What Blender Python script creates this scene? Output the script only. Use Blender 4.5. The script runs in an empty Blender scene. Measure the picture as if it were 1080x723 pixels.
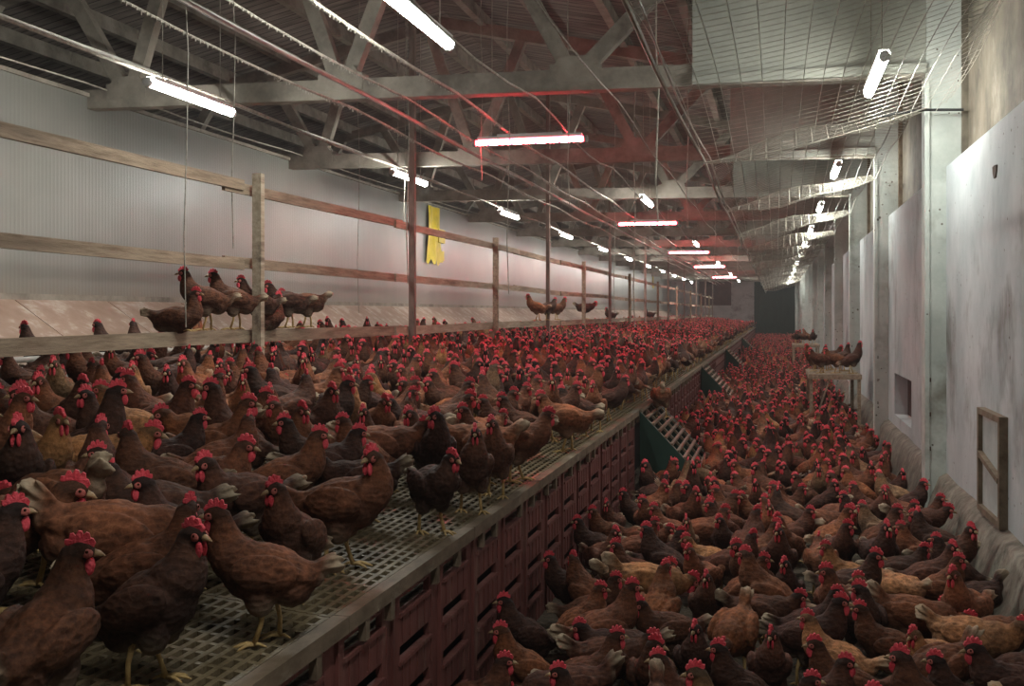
import bpy, math, random
import numpy as np
from mathutils import Vector, Matrix, noise
random.seed(7); rng = np.random.default_rng(7)
SC = bpy.context.scene
COL = SC.collection
PI = math.pi

# ------------------------------------------------------------ camera, world, exposure
F = 1100.0; VX, VY = 818.0, 330.0; EYE = 1.5
TH = math.atan((VX-540)/F); CT, ST = math.cos(TH), math.sin(TH)
cam_d = bpy.data.cameras.new('camera'); cam = bpy.data.objects.new('camera', cam_d); COL.objects.link(cam)
cam_d.sensor_width = 36; cam_d.lens = 36*F/1080; cam_d.shift_y = -(361.5-VY)/1080
cam.location = (0, 0, EYE); cam.rotation_euler = (PI/2, 0, TH); SC.camera = cam
cam_d.clip_end = 300
SC.view_settings.view_transform = 'Standard'; SC.view_settings.look = 'None'
SC.view_settings.gamma = 1; SC.view_settings.use_curve_mapping = False
SC.view_settings.exposure = 1.42
W = bpy.data.worlds.new('world'); SC.world = W; W.use_nodes = True
W.node_tree.nodes['Background'].inputs[0].default_value = (.6, .7, 1, 1)
W.node_tree.nodes['Background'].inputs[1].default_value = .02
SC.cycles.use_denoising = True
SC.cycles.max_bounces = 6; SC.cycles.diffuse_bounces = 4; SC.cycles.glossy_bounces = 3
SC.cycles.sample_clamp_indirect = 4
vs_ = W.node_tree.nodes.new('ShaderNodeVolumeScatter'); vs_.inputs['Density'].default_value = .0024; vs_.inputs['Anisotropy'].default_value = .3      # dusty air
W.node_tree.links.new(vs_.outputs[0], W.node_tree.nodes['World Output'].inputs['Volume'])
WHITE_E, RED_E = 46.0, 46.0

def ray(u, v):
    a = (u-540)/F
    return CT*a-ST, ST*a+CT, (VY-v)/F
def proj(x, y, z):
    d = -ST*x+CT*y
    return 540+F*(CT*x+ST*y)/d, VY-F*(z-EYE)/d, d
def deck_z(x): return .68+.1*(-1.13-x)

# ------------------------------------------------------------ materials
def newmat(name):
    m = bpy.data.materials.new(name); m.use_nodes = True
    nt = m.node_tree; return m, nt, nt.nodes['Principled BSDF']
def N(nt, t, **k):
    n = nt.nodes.new(t)
    for a, b in k.items():
        if a in n.inputs: n.inputs[a].default_value = b
        else: setattr(n, a, b)
    return n
def rough_mat(name, c1, c2, scale=4, rough=.8, bump=.2, detail=6, stretch=(1,1,1), c3=None, s3=1.2, lo=.35, hi=.65, t3=(.55,.7), metal=0, bscale=None, coord='Object', spec=.3):
    m, nt, b = newmat(name); L = nt.links.new
    tc = N(nt, 'ShaderNodeTexCoord'); mp = N(nt, 'ShaderNodeMapping'); mp.inputs['Scale'].default_value = stretch
    geo = N(nt, 'ShaderNodeNewGeometry') if coord == 'World' else None
    L(geo.outputs['Position'] if geo else tc.outputs[coord], mp.inputs[0])
    n1 = N(nt, 'ShaderNodeTexNoise', Scale=scale, Detail=detail, Roughness=.65); L(mp.outputs[0], n1.inputs['Vector'])
    r = N(nt, 'ShaderNodeValToRGB'); r.color_ramp.elements[0].position = lo; r.color_ramp.elements[1].position = hi
    r.color_ramp.elements[0].color = (*c1, 1); r.color_ramp.elements[1].color = (*c2, 1); L(n1.outputs[0], r.inputs[0])
    out = r.outputs[0]
    if c3:
        n2 = N(nt, 'ShaderNodeTexNoise', Scale=s3, Detail=5, Roughness=.7); L(mp.outputs[0], n2.inputs['Vector'])
        r2 = N(nt, 'ShaderNodeValToRGB'); r2.color_ramp.elements[0].position = t3[0]; r2.color_ramp.elements[1].position = t3[1]
        L(n2.outputs[0], r2.inputs[0]); mx = N(nt, 'ShaderNodeMixRGB'); L(r2.outputs[0], mx.inputs[0]); L(out, mx.inputs[1]); mx.inputs[2].default_value = (*c3, 1); out = mx.outputs[0]
    L(out, b.inputs['Base Color']); b.inputs['Roughness'].default_value = rough; b.inputs['Metallic'].default_value = metal
    b.inputs['Specular IOR Level'].default_value = spec
    if bump:
        n3 = N(nt, 'ShaderNodeTexNoise', Scale=bscale or scale*4, Detail=5); L(mp.outputs[0], n3.inputs['Vector'])
        bp = N(nt, 'ShaderNodeBump', Strength=bump, Distance=.01); L(n3.outputs[0], bp.inputs['Height']); L(bp.outputs[0], b.inputs['Normal'])
    return m
def emit(name, col, s):
    m, nt, b = newmat(name); b.inputs['Base Color'].default_value = (*col, 1)
    b.inputs['Emission Color'].default_value = (*col, 1); b.inputs['Emission Strength'].default_value = s; return m

M = {}
M['wood'] = rough_mat('weathered_wood', (.17,.125,.085), (.36,.28,.2), 6, stretch=(6,.6,6), c3=(.09,.065,.05), s3=1.5, bump=.3, bscale=30)
M['wood_pale'] = rough_mat('pale_wood', (.3,.24,.17), (.5,.42,.32), 6, stretch=(5,.6,5), c3=(.16,.12,.09), s3=1.2, bump=.2)
M['pole'] = rough_mat('rusty_pole', (.14,.10,.085), (.27,.2,.165), 8, stretch=(2,2,.6), c3=(.1,.045,.03), s3=2)
M['concrete'] = rough_mat('dusty_concrete', (.17,.15,.125), (.31,.275,.23), 3.5, c3=(.1,.08,.065), s3=1.1, bump=.3, bscale=22)
M['plaster'] = rough_mat('whitewashed_plaster', (.36,.40,.41), (.52,.545,.55), 1.8, c3=(.17,.165,.15), s3=1.3, t3=(.54,.74), stretch=(1,1,.7), bump=.35, bscale=14, coord='World')
# speckles of dirt on the whitewash
def speck(m, scale=16, thr=.06, col=(.12,.1,.08)):
    nt = m.node_tree; L = nt.links.new; b = nt.nodes['Principled BSDF']
    src = b.inputs['Base Color'].links[0].from_socket
    g = N(nt, 'ShaderNodeNewGeometry'); v = N(nt, 'ShaderNodeTexVoronoi', Scale=scale); L(g.outputs['Position'], v.inputs['Vector'])
    nz = N(nt, 'ShaderNodeTexNoise', Scale=3.0); L(g.outputs['Position'], nz.inputs['Vector'])
    mul = N(nt, 'ShaderNodeMath', operation='MULTIPLY'); L(nz.outputs[0], mul.inputs[0]); mul.inputs[1].default_value = thr*3.2
    sub = N(nt, 'ShaderNodeMath', operation='SUBTRACT'); L(mul.outputs[0], sub.inputs[0]); sub.inputs[1].default_value = thr*.9
    lt = N(nt, 'ShaderNodeMath', operation='LESS_THAN'); L(v.outputs['Distance'], lt.inputs[0]); L(sub.outputs[0], lt.inputs[1])
    mx = N(nt, 'ShaderNodeMixRGB'); L(lt.outputs[0], mx.inputs[0]); L(src, mx.inputs[1]); mx.inputs[2].default_value = (*col, 1); L(mx.outputs[0], b.inputs['Base Color'])
speck(M['plaster'], 14, .1)
M['pillar'] = rough_mat('painted_concrete', (.38,.41,.38), (.54,.56,.52), 2.2, c3=(.18,.165,.13), s3=1.3, t3=(.55,.75), bump=.3, bscale=20, coord='World'); speck(M['pillar'], 13, .13)
M['plinth'] = rough_mat('rough_render', (.09,.078,.062), (.22,.195,.155), 7, c3=(.3,.28,.23), s3=5, bump=.9, bscale=16, coord='World')
M['panelwall'] = rough_mat('upper_panel', (.07,.06,.045), (.17,.145,.11), 3.5, c3=(.24,.215,.17), s3=2.2, bump=.4, coord='World', stretch=(1,1,.8))
M['gable'] = rough_mat('grey_board', (.27,.275,.24), (.38,.385,.335), 2, c3=(.16,.155,.13), s3=.9, t3=(.52,.78), bump=.15, coord='World')
M['litter'] = rough_mat('litter', (.05,.038,.028), (.13,.1,.07), 25, c3=(.2,.16,.11), s3=40, t3=(.55,.7), bump=.9, bscale=60)
M['green'] = rough_mat('dark_green_paint', (.012,.035,.026), (.022,.055,.042), 3, c3=(.05,.075,.06), s3=1.2, stretch=(1,1,.3), rough=.6)
M['endwhite'] = rough_mat('end_wall_board', (.42,.38,.37), (.55,.5,.49), 2, c3=(.25,.2,.2), s3=1.4)
M['darkboard_recess'] = rough_mat('dark_red_board_recess_shade', (.05,.03,.028), (.09,.05,.045), 3)  # board on the end wall; doubles as painted shade in the hatch opening
M['crate'] = rough_mat('maroon_plastic', (.13,.045,.04), (.20,.07,.06), 9, c3=(.24,.15,.12), s3=5, t3=(.56,.8), stretch=(1,1.6,.35), rough=.55, bump=.35, bscale=35)
M['grate'] = rough_mat('grimy_slat_plastic', (.11,.08,.042), (.21,.16,.095), 14, c3=(.36,.32,.24), s3=20, t3=(.62,.75), rough=.45, bump=.4, bscale=60, spec=.5)
M['lip'] = rough_mat('grimy_lip', (.12,.085,.055), (.23,.17,.12), 12, c3=(.3,.26,.2), s3=9, t3=(.6,.75), rough=.6, stretch=(1,.5,1))
M['dark'] = rough_mat('black_slot_shade', (.006,.006,.006), (.012,.011,.01), 4, bump=0)  # near-black colour standing in for shade inside the platform
M['metal'] = rough_mat('galvanised', (.3,.3,.29), (.45,.45,.43), 9, c3=(.2,.17,.13), s3=4, rough=.4, metal=.6, bump=.1)
M['pipe'] = rough_mat('dusty_pipe', (.34,.33,.3), (.52,.5,.46), 12, rough=.5, bump=.3, stretch=(1,.4,1))
M['wire'] = rough_mat('galvanised_wire', (.3,.28,.23), (.5,.47,.4), 9, rough=.5, metal=.2, bump=0)
M['cord'] = rough_mat('dusty_cord', (.22,.2,.17), (.42,.39,.33), 20, bump=.3)
M['frame'] = rough_mat('rusty_frame', (.12,.085,.055), (.22,.17,.12), 12, bump=.3)
M['hatch'] = rough_mat('hatch_panel', (.34,.37,.36), (.46,.49,.47), 5, c3=(.15,.14,.12), s3=2)
M['nestroof'] = rough_mat('nest_roof_board', (.3,.2,.15), (.42,.3,.24), 3, c3=(.56,.5,.45), s3=3, t3=(.52,.68), stretch=(1.2,1,1.2), rough=.55, bump=.15)
M['yellow'] = rough_mat('yellow_plastic', (.62,.45,.02), (.8,.6,.04), 3, rough=.5, bump=.2)
M['hole'] = rough_mat('broken_plaster', (.05,.03,.02), (.1,.06,.04), 20)
M['redplastic'] = rough_mat('red_plastic', (.4,.04,.03), (.55,.08,.06), 8, rough=.5)
M['black'] = rough_mat('black_rubber', (.012,.012,.012), (.03,.03,.03), 8)
M['housing'] = rough_mat('lamp_housing', (.45,.46,.45), (.6,.6,.58), 8, rough=.5)
M['white_tube'] = emit('white_tube', (.98,1.0,.93), WHITE_E)
M['red_tube'] = emit('red_tube', (1.0,.022,.04), RED_E)
M['red_filament'] = emit('red_filament', (1.0,.07,.085), RED_E*1.2)

def corrugated():
    m, nt, b = newmat('ribbed_white_panel'); L = nt.links.new
    g = N(nt, 'ShaderNodeNewGeometry'); sx = N(nt, 'ShaderNodeSeparateXYZ'); L(g.outputs['Position'], sx.inputs[0])
    n = N(nt, 'ShaderNodeTexNoise', Scale=1.1, Detail=5); L(g.outputs['Position'], n.inputs['Vector'])
    r = N(nt, 'ShaderNodeValToRGB'); r.color_ramp.elements[0].color = (.165,.165,.15,1); r.color_ramp.elements[1].color = (.225,.22,.20,1)
    r.color_ramp.elements[0].position = .3; r.color_ramp.elements[1].position = .7; L(n.outputs[0], r.inputs[0])
    # panel joints every 1.15 m
    md = N(nt, 'ShaderNodeMath', operation='MODULO'); L(sx.outputs[1], md.inputs[0]); md.inputs[1].default_value = 1.15
    lt = N(nt, 'ShaderNodeMath', operation='LESS_THAN'); L(md.outputs[0], lt.inputs[0]); lt.inputs[1].default_value = .014
    mx = N(nt, 'ShaderNodeMixRGB'); L(lt.outputs[0], mx.inputs[0]); L(r.outputs[0], mx.inputs[1]); mx.inputs[2].default_value = (.2,.19,.18,1)
    # grime near the foot
    mr = N(nt, 'ShaderNodeMapRange'); L(sx.outputs[2], mr.inputs[0]); mr.inputs[1].default_value = 1.62; mr.inputs[2].default_value = 1.85; mr.inputs[3].default_value = 1; mr.inputs[4].default_value = 0
    n2 = N(nt, 'ShaderNodeTexNoise', Scale=6, Detail=4); L(g.outputs['Position'], n2.inputs['Vector'])
    mu = N(nt, 'ShaderNodeMath', operation='MULTIPLY'); L(mr.outputs[0], mu.inputs[0]); L(n2.outputs[0], mu.inputs[1])
    mx2 = N(nt, 'ShaderNodeMixRGB'); L(mu.outputs[0], mx2.inputs[0]); L(mx.outputs[0], mx2.inputs[1]); mx2.inputs[2].default_value = (.2,.15,.1,1)
    L(mx2.outputs[0], b.inputs['Base Color']); b.inputs['Roughness'].default_value = .36; b.inputs['Specular IOR Level'].default_value = .5
    s = N(nt, 'ShaderNodeMath', operation='MULTIPLY'); L(sx.outputs[1], s.inputs[0]); s.inputs[1].default_value = 2*PI/.095
    sn = N(nt, 'ShaderNodeMath', operation='SINE'); L(s.outputs[0], sn.inputs[0])
    bp = N(nt, 'ShaderNodeBump', Strength=.22, Distance=.004); pw = N(nt, 'ShaderNodeMath', operation='POWER'); ab = N(nt, 'ShaderNodeMath', operation='ABSOLUTE'); L(sn.outputs[0], ab.inputs[0]); L(ab.outputs[0], pw.inputs[0]); pw.inputs[1].default_value = 5; L(pw.outputs[0], bp.inputs['Height']); L(bp.outputs[0], b.inputs['Normal'])
    return m
M['ribbed'] = corrugated()
def boards():
    m, nt, b = newmat('dark_ceiling_boards'); L = nt.links.new
    g = N(nt, 'ShaderNodeNewGeometry'); sx = N(nt, 'ShaderNodeSeparateXYZ'); L(g.outputs['Position'], sx.inputs[0])
    mp = N(nt, 'ShaderNodeMapping'); mp.inputs['Scale'].default_value = (1, 6, 1); L(g.outputs['Position'], mp.inputs[0])
    n = N(nt, 'ShaderNodeTexNoise', Scale=2.2, Detail=6); L(mp.outputs[0], n.inputs['Vector'])
    r = N(nt, 'ShaderNodeValToRGB'); r.color_ramp.elements[0].color = (.11,.09,.078,1); r.color_ramp.elements[1].color = (.24,.205,.18,1)
    r.color_ramp.elements[0].position = .35; r.color_ramp.elements[1].position = .68; L(n.outputs[0], r.inputs[0])
    md = N(nt, 'ShaderNodeMath', operation='MODULO'); L(sx.outputs[1], md.inputs[0]); md.inputs[1].default_value = .14
    lt = N(nt, 'ShaderNodeMath', operation='LESS_THAN'); L(md.outputs[0], lt.inputs[0]); lt.inputs[1].default_value = .016
    mx = N(nt, 'ShaderNodeMixRGB'); L(lt.outputs[0], mx.inputs[0]); L(r.outputs[0], mx.inputs[1]); mx.inputs[2].default_value = (.03,.026,.024,1)
    L(mx.outputs[0], b.inputs['Base Color']); b.inputs['Roughness'].default_value = .85
    return m
M['boards'] = boards()

def hen_mat(name, flock=False):
    m, nt, b = newmat(name); L = nt.links.new
    if flock:
        base = N(nt, 'ShaderNodeAttribute', attribute_name='tint').outputs['Color']
    else:
        base = N(nt, 'ShaderNodeObjectInfo').outputs['Color']
    at = N(nt, 'ShaderNodeAttribute', attribute_name='region'); sp = N(nt, 'ShaderNodeSeparateXYZ'); L(at.outputs['Color'], sp.inputs[0])
    tc = N(nt, 'ShaderNodeTexCoord'); oi = N(nt, 'ShaderNodeObjectInfo')
    add = N(nt, 'ShaderNodeVectorMath', operation='ADD'); L(tc.outputs['Object'], add.inputs[0])
    sc = N(nt, 'ShaderNodeVectorMath', operation='SCALE'); sc.inputs[0].default_value = (7, 3, 5); L(oi.outputs['Random'], sc.inputs['Scale']); L(sc.outputs[0], add.inputs[1])
    mp = N(nt, 'ShaderNodeMapping'); mp.inputs['Scale'].default_value = (.5, 1, 1); L(add.outputs[0], mp.inputs[0])
    # feather scallops
    vo = N(nt, 'ShaderNodeTexVoronoi', Scale=62.0); L(mp.outputs[0], vo.inputs['Vector'])
    rv = N(nt, 'ShaderNodeValToRGB'); rv.color_ramp.elements[0].position = .2; rv.color_ramp.elements[0].color = (.7,.68,.66,1)
    rv.color_ramp.elements[1].position = .75; rv.color_ramp.elements[1].color = (1.55,1.5,1.4,1); L(vo.outputs['Distance'], rv.inputs[0])
    no = N(nt, 'ShaderNodeTexNoise', Scale=38.0, Detail=8, Roughness=.85); L(add.outputs[0], no.inputs['Vector'])
    rn = N(nt, 'ShaderNodeValToRGB'); rn.color_ramp.elements[0].position = .3; rn.color_ramp.elements[0].color = (.22,.2,.19,1)
    rn.color_ramp.elements[1].position = .7; rn.color_ramp.elements[1].color = (2.1,2.0,1.9,1); L(no.outputs[0], rn.inputs[0])
    m1 = N(nt, 'ShaderNodeMixRGB', blend_type='MULTIPLY'); m1.inputs[0].default_value = 1; mr_ = N(nt, 'ShaderNodeMath', operation='MULTIPLY_ADD'); L(sp.outputs[0], mr_.inputs[0]); mr_.inputs[1].default_value = .75; mr_.inputs[2].default_value = .55
    m0 = N(nt, 'ShaderNodeVectorMath', operation='SCALE'); L(base, m0.inputs[0]); L(mr_.outputs[0], m0.inputs['Scale'])
    L(m0.outputs[0], m1.inputs[1]); L(rn.outputs[0], m1.inputs[2])
    m2 = N(nt, 'ShaderNodeMixRGB', blend_type='MULTIPLY'); L(sp.outputs[0], m2.inputs[0]); L(m1.outputs[0], m2.inputs[1]); L(rv.outputs[0], m2.inputs[2])
    m3 = N(nt, 'ShaderNodeMixRGB', blend_type='MIX'); L(sp.outputs[1], m3.inputs[0]); L(m2.outputs[0], m3.inputs[1])
    gold = N(nt, 'ShaderNodeMixRGB', blend_type='MULTIPLY'); gold.inputs[0].default_value = 1; L(m1.outputs[0], gold.inputs[1]); gold.inputs[2].default_value = (2.1,1.75,1.3,1); L(gold.outputs[0], m3.inputs[2])
    # pale downy patches: stronger on some birds
    pm = N(nt, 'ShaderNodeMath', operation='MULTIPLY', use_clamp=True); L(sp.outputs[2], pm.inputs[0]); L(no.outputs[0], pm.inputs[1])
    m4 = N(nt, 'ShaderNodeMixRGB'); L(pm.outputs[0], m4.inputs[0]); L(m3.outputs[0], m4.inputs[1]); m4.inputs[2].default_value = (.5,.4,.28,1)
    L(m4.outputs[0], b.inputs['Base Color']); b.inputs['Roughness'].default_value = .7; b.inputs['Specular IOR Level'].default_value = .25
    bp = N(nt, 'ShaderNodeBump', Strength=.7, Distance=.006); ad = N(nt, 'ShaderNodeMath', operation='ADD'); L(vo.outputs['Distance'], ad.inputs[0]); L(no.outputs[0], ad.inputs[1]); L(ad.outputs[0], bp.inputs['Height']); L(bp.outputs[0], b.inputs['Normal'])
    return m
M['hen'] = hen_mat('hen_feathers'); M['flock'] = hen_mat('flock_feathers', True)
M['comb'] = rough_mat('comb_red', (.62,.04,.06), (.85,.11,.14), 40, rough=.55, bump=.5, bscale=150)
M['face'] = rough_mat('face_skin', (.4,.09,.075), (.55,.17,.14), 60, rough=.6, bump=.4)
M['beak'] = rough_mat('beak_horn', (.32,.2,.1), (.45,.31,.18), 30, rough=.45, bump=0)
M['shank'] = rough_mat('yellow_shank', (.42,.27,.1), (.58,.4,.18), 60, rough=.55, bump=.4, bscale=200)
M['eye'] = rough_mat('eye_dark', (.02,.008,.004), (.06,.02,.01), 50, rough=.15, bump=0)

# ------------------------------------------------------------ mesh helper
class MB:
    def __init__(s): s.v = []; s.f = []; s.m = []
    def add(s, V, Fc, mi=0):
        o = len(s.v); s.v.extend([tuple(p) for p in V]); s.f.extend([tuple(i+o for i in f) for f in Fc]); s.m.extend([mi]*len(Fc))
    def box(s, x0, x1, y0, y1, z0, z1, mi=0):
        s.add([(x0,y0,z0),(x1,y0,z0),(x1,y1,z0),(x0,y1,z0),(x0,y0,z1),(x1,y0,z1),(x1,y1,z1),(x0,y1,z1)],
              [(0,3,2,1),(4,5,6,7),(0,1,5,4),(1,2,6,5),(2,3,7,6),(3,0,4,7)], mi)
    def bar(s, a, b, w, h, mi=0, up=(0,0,1)):
        a = Vector(a); b = Vector(b); d = (b-a).normalized(); u = Vector(up)
        if abs(d.dot(u)) > .98: u = Vector((0,1,0))
        r = d.cross(u).normalized(); u = r.cross(d)
        V = [p+r*sx*w/2+u*sy*h/2 for p in (a, b) for sx, sy in ((-1,-1),(1,-1),(1,1),(-1,1))]
        s.add(V, [(0,1,2,3),(7,6,5,4),(0,4,5,1),(1,5,6,2),(2,6,7,3),(3,7,4,0)], mi)
    def tube(s, pts, r, n=6, mi=0, caps=True):
        P = [Vector(p) for p in pts]; V = []; Fc = []
        rr = r if isinstance(r, (list, tuple)) else [r]*len(P)
        T = [(P[min(i+1, len(P)-1)]-P[max(i-1, 0)]).normalized() for i in range(len(P))]
        u = Vector((0,0,1)) if abs(T[0].z) < .9 else Vector((0,1,0))
        for i, p in enumerate(P):
            a = T[i].cross(u).normalized(); u = a.cross(T[i])
            for k in range(n):
                c = 2*PI*k/n; V.append(p+(a*math.cos(c)+u*math.sin(c))*rr[i])
        for i in range(len(P)-1):
            for k in range(n):
                Fc.append((i*n+k, i*n+(k+1)%n, (i+1)*n+(k+1)%n, (i+1)*n+k))
        if caps: Fc += [tuple(range(n))[::-1], tuple((len(P)-1)*n+k for k in range(n))]
        s.add(V, Fc, mi)
    def ell(s, c, r, R=None, nu=10, nv=7, mi=0):
        V = []; Fc = []; R = R or Matrix.Identity(3); c = Vector(c)
        V.append(c+R@Vector((0,0,-r[2])))
        for j in range(1, nv):
            ph = -PI/2+PI*j/nv
            for i in range(nu):
                t = 2*PI*i/nu; V.append(c+R@Vector((r[0]*math.cos(ph)*math.cos(t), r[1]*math.cos(ph)*math.sin(t), r[2]*math.sin(ph))))
        V.append(c+R@Vector((0,0,r[2]))); t = len(V)-1
        for i in range(nu): Fc.append((0, 1+(i+1)%nu, 1+i)); Fc.append((t, 1+(nv-2)*nu+i, 1+(nv-2)*nu+(i+1)%nu))
        for j in range(nv-2):
            for i in range(nu): Fc.append((1+j*nu+i, 1+j*nu+(i+1)%nu, 1+(j+1)*nu+(i+1)%nu, 1+(j+1)*nu+i))
        s.add(V, Fc, mi)
    def mesh(s, name, mats, smooth=False):
        me = bpy.data.meshes.new(name); me.from_pydata(s.v, [], s.f)
        for m in (mats if isinstance(mats, (list, tuple)) else [mats]): me.materials.append(m)
        me.polygons.foreach_set('material_index', s.m)
        if smooth: me.polygons.foreach_set('use_smooth', [True]*len(s.f))
        me.update(); return me
    def build(s, name, mats, parent=None, loc=None, smooth=False, origin=True):
        me = s.mesh(name, mats, smooth)
        if parent is None and loc is None and origin and s.v:      # origin at the base of the thing
            A = np.array(s.v); c = ((A[:,0].min()+A[:,0].max())/2, (A[:,1].min()+A[:,1].max())/2, A[:,2].min())
            me.transform(Matrix.Translation((-c[0], -c[1], -c[2]))); loc = c
        o = bpy.data.objects.new(name, me); COL.objects.link(o)
        if parent is not None:
            o.parent = parent
            if loc is None: me.transform(Matrix.Translation(-parent.location))
        if loc is not None: o.location = loc
        return o
def thing(name, loc, label, cat, group=None, rz=0):
    o = bpy.data.objects.new(name, None); COL.objects.link(o); o.location = loc; o.rotation_euler = (0,0,rz); o.empty_display_size = .1
    return tag(o, label, cat, group)
def tag(o, label, cat, group=None, kind=None):
    o['label'] = label; o['category'] = cat
    if group: o['group'] = group
    if kind: o['kind'] = kind
    return o
def struct(o, label=None):
    o['kind'] = 'structure'
    if label: o['label'] = label
    return o
def copy_tree(o, parent=None):
    c = o.copy(); COL.objects.link(c)
    if parent: c.parent = parent
    for ch in list(o.children): copy_tree(ch, c)
    return c
ORD = ['first','second','third','fourth','fifth','sixth','seventh','eighth','ninth','tenth','eleventh','twelfth','thirteenth','fourteenth','fifteenth','sixteenth','seventeenth','eighteenth','nineteenth','twentieth']
def ordn(i):
    if i < 20: return ORD[i]
    t = {2:'twenty',3:'thirty',4:'forty',5:'fifty'}[(i+1)//10]
    if (i+1) % 10 == 0: return t[:-1]+'ieth'
    return t+'-'+ORD[(i+1)%10-1]

YE = 62.0      # end wall
TR = [8.1+4*k for k in range(-1, 14)]   # truss / pillar stations
RIDGE_X, RIDGE_Z, SL = -4.0, 5.25, .215
def roof_z(x): return RIDGE_Z-SL*abs(x-RIDGE_X)

# ------------------------------------------------------------ setting
b = MB(); b.box(-9, 1.35, -3, YE, -.15, 0); struct(b.build('floor', M['litter']), 'litter covered floor')
b = MB()
for x0, x1 in ((-9.2, RIDGE_X), (RIDGE_X, 1.5)):
    z0, z1 = roof_z(x0), roof_z(x1)
    b.add([(x0,-3,z0),(x1,-3,z1),(x1,YE+.3,z1),(x0,YE+.3,z0),(x0,-3,z0+.1),(x1,-3,z1+.1),(x1,YE+.3,z1+.1),(x0,YE+.3,z0+.1)],
          [(0,3,2,1),(4,5,6,7),(0,1,5,4),(1,2,6,5),(2,3,7,6),(3,0,4,7)])
struct(b.build('ceiling', M['boards']))
k = 0
for x in np.arange(-8.6, 1.2, .86):      # purlins
    k += 1; z = roof_z(x)-.005
    b = MB(); sgn = -1 if x < RIDGE_X else 1; an = math.atan(SL)*sgn
    b.bar((x, -3, z-.07), (x, YE, z-.07), .09, .15)
    o = struct(b.build('trim_%d' % k, M['concrete']), 'roof purlin')
# left ribbed partition
b = MB(); b.box(-6.08, -6.0, -2, YE, 0, 3.44); struct(b.build('wall_left', M['ribbed']), 'ribbed white panel partition')
k += 1; b = MB(); b.box(-6.0, -5.97, -2, YE, 1.60, 1.66); b.box(-6.1, -5.975, -2, YE, 3.44, 3.475); struct(b.build('trim_%d' % k, M['concrete']))
b = MB(); b.box(-9.2, -9.0, -3, YE, 0, roof_z(-9)); struct(b.build('wall_outer', M['gable']))
# back wall behind the camera
b = MB(); b.box(-9.2, 1.5, -3.2, -3, 0, 5.4); struct(b.build('wall_back', M['gable']))
# right wall with hatch openings
b = MB()
H1 = (10.1, 11.5, .45, .88)
b.box(1.2, 1.42, -3, H1[0], 0, 2.56); b.box(1.2, 1.42, H1[1], YE, 0, 2.56)
b.box(1.2, 1.42, H1[0], H1[1], 0, H1[2]); b.box(1.2, 1.42, H1[0], H1[1], H1[3], 2.56)
b.box(1.33, 1.43, H1[0], H1[1], H1[2], H1[3], 1)  # back panel coloured dark for the shade in the opening
b.box(1.34, 1.5, -3, YE, 2.56, roof_z(1.3), 2)
struct(b.build('wall_right', [M['plaster'], M['darkboard_recess'], M['panelwall']], origin=False), 'whitewashed wall')
# rough plinth
b = MB(); prev = None; V = []; Fc = []
ys = np.arange(-3, YE, .12)
for y in ys:
    j = lambda k_, s: .55*s*(noise.noise(Vector((y*1.7, k_*5.3, 0)))+.5*noise.noise(Vector((y*4, k_*7.7, 4))))
    V += [(1.02+j(0,.03), y, 0), (1.07+j(1,.03), y, .09), (1.10+j(2,.03), y, .18), (1.125+j(3,.025), y, .26), (1.15+j(4,.02), y, .31+j(6,.02)), (1.205, y, .345+j(5,.03))]
for i in range(len(ys)-1):
    for q in range(5): a = i*6+q; Fc.append((a, a+6, a+7, a+1))
b.add(V, Fc); struct(b.build('baseboard_right', M['plinth'], smooth=True, origin=False), 'rough rendered plinth')
# end wall
b = MB(); b.box(-9, -1.2, YE, YE+.2, 0, 5.3, 0); b.box(-1.2, 1.5, YE+.05, YE+.2, 3.55, 5.3, 1)
b.box(-4.35, -2.5, YE-.04, YE, 1.95, 3.75, 2)
struct(b.build('wall_end', [M['endwhite'], M['gable'], M['darkboard_recess']], origin=False))
b = MB(); b.box(-1.2, .1, YE-.02, YE+.1, 0, 3.5)
for i in range(5): b.box(-1.2+.26*i, -1.18+.26*i, YE-.04, YE-.02, 0, 3.5)
struct(b.build('door_1', M['green']), 'dark green end door leaf')
b = MB(); b.box(.1, 1.35, YE, YE+.1, 0, 3.5); b.box(.1, 1.3, YE-.05, YE, 2.5, 2.6)
for i in range(5): b.box(.1+.24*i, .13+.24*i, YE-.03, YE, 0, 2.5)
struct(b.build('door_2', M['green']), 'dark green end door leaf')
b = MB(); b.bar((.05, YE-1, .7), (1.1, YE-1, .7), .05, .08); b.bar((.05, YE-1, .4), (1.1, YE-1, .4), .05, .08)
for x in (.08, .6, 1.05): b.bar((x, YE-1, 0), (x, YE-1, .74), .05, .05)
tag(b.build('low_barrier', M['green']), 'low green barrier standing before the dark green end door', 'barrier')

# pillars
for i, y in enumerate(TR):
    b = MB(); x0 = 1.065
    zt = roof_z(1.1)-.15
    b.box(x0, 1.34, y, y+.26, 0, zt)
    b.box(x0-.012, x0+.02, y-.012, y+.02, 0, 3.2)       # chipped edge strip
    for q in range(3): b.box(x0-.006, x0+.03, y-.01, y+.01, .5+.25*q, .53+.25*q, 1)
    o = b.build('wall_pillar', [M['pillar'], M['hole']])
    struct(o, 'whitewashed wall pillar, %s from the camera' % ordn(i))
# upper openings between the pillars
for i in range(len(TR)-1):
    y0, y1 = TR[i]+.26, TR[i+1]
    b = MB(); b.box(1.30, 1.34, y0, y0+.05, 2.56, 4.0); b.box(1.30, 1.34, y1-.05, y1, 2.56, 4.0)
    b.box(1.31, 1.34, (y0+y1)/2-.9, (y0+y1)/2-.87, 2.56, 4.0); b.box(1.28, 1.36, y0, y1, 2.545, 2.6)
    struct(b.build('window_%d' % (i+1), M['frame'] if i > 0 else M['panelwall']), 'frame of the boarded upper opening')
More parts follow.
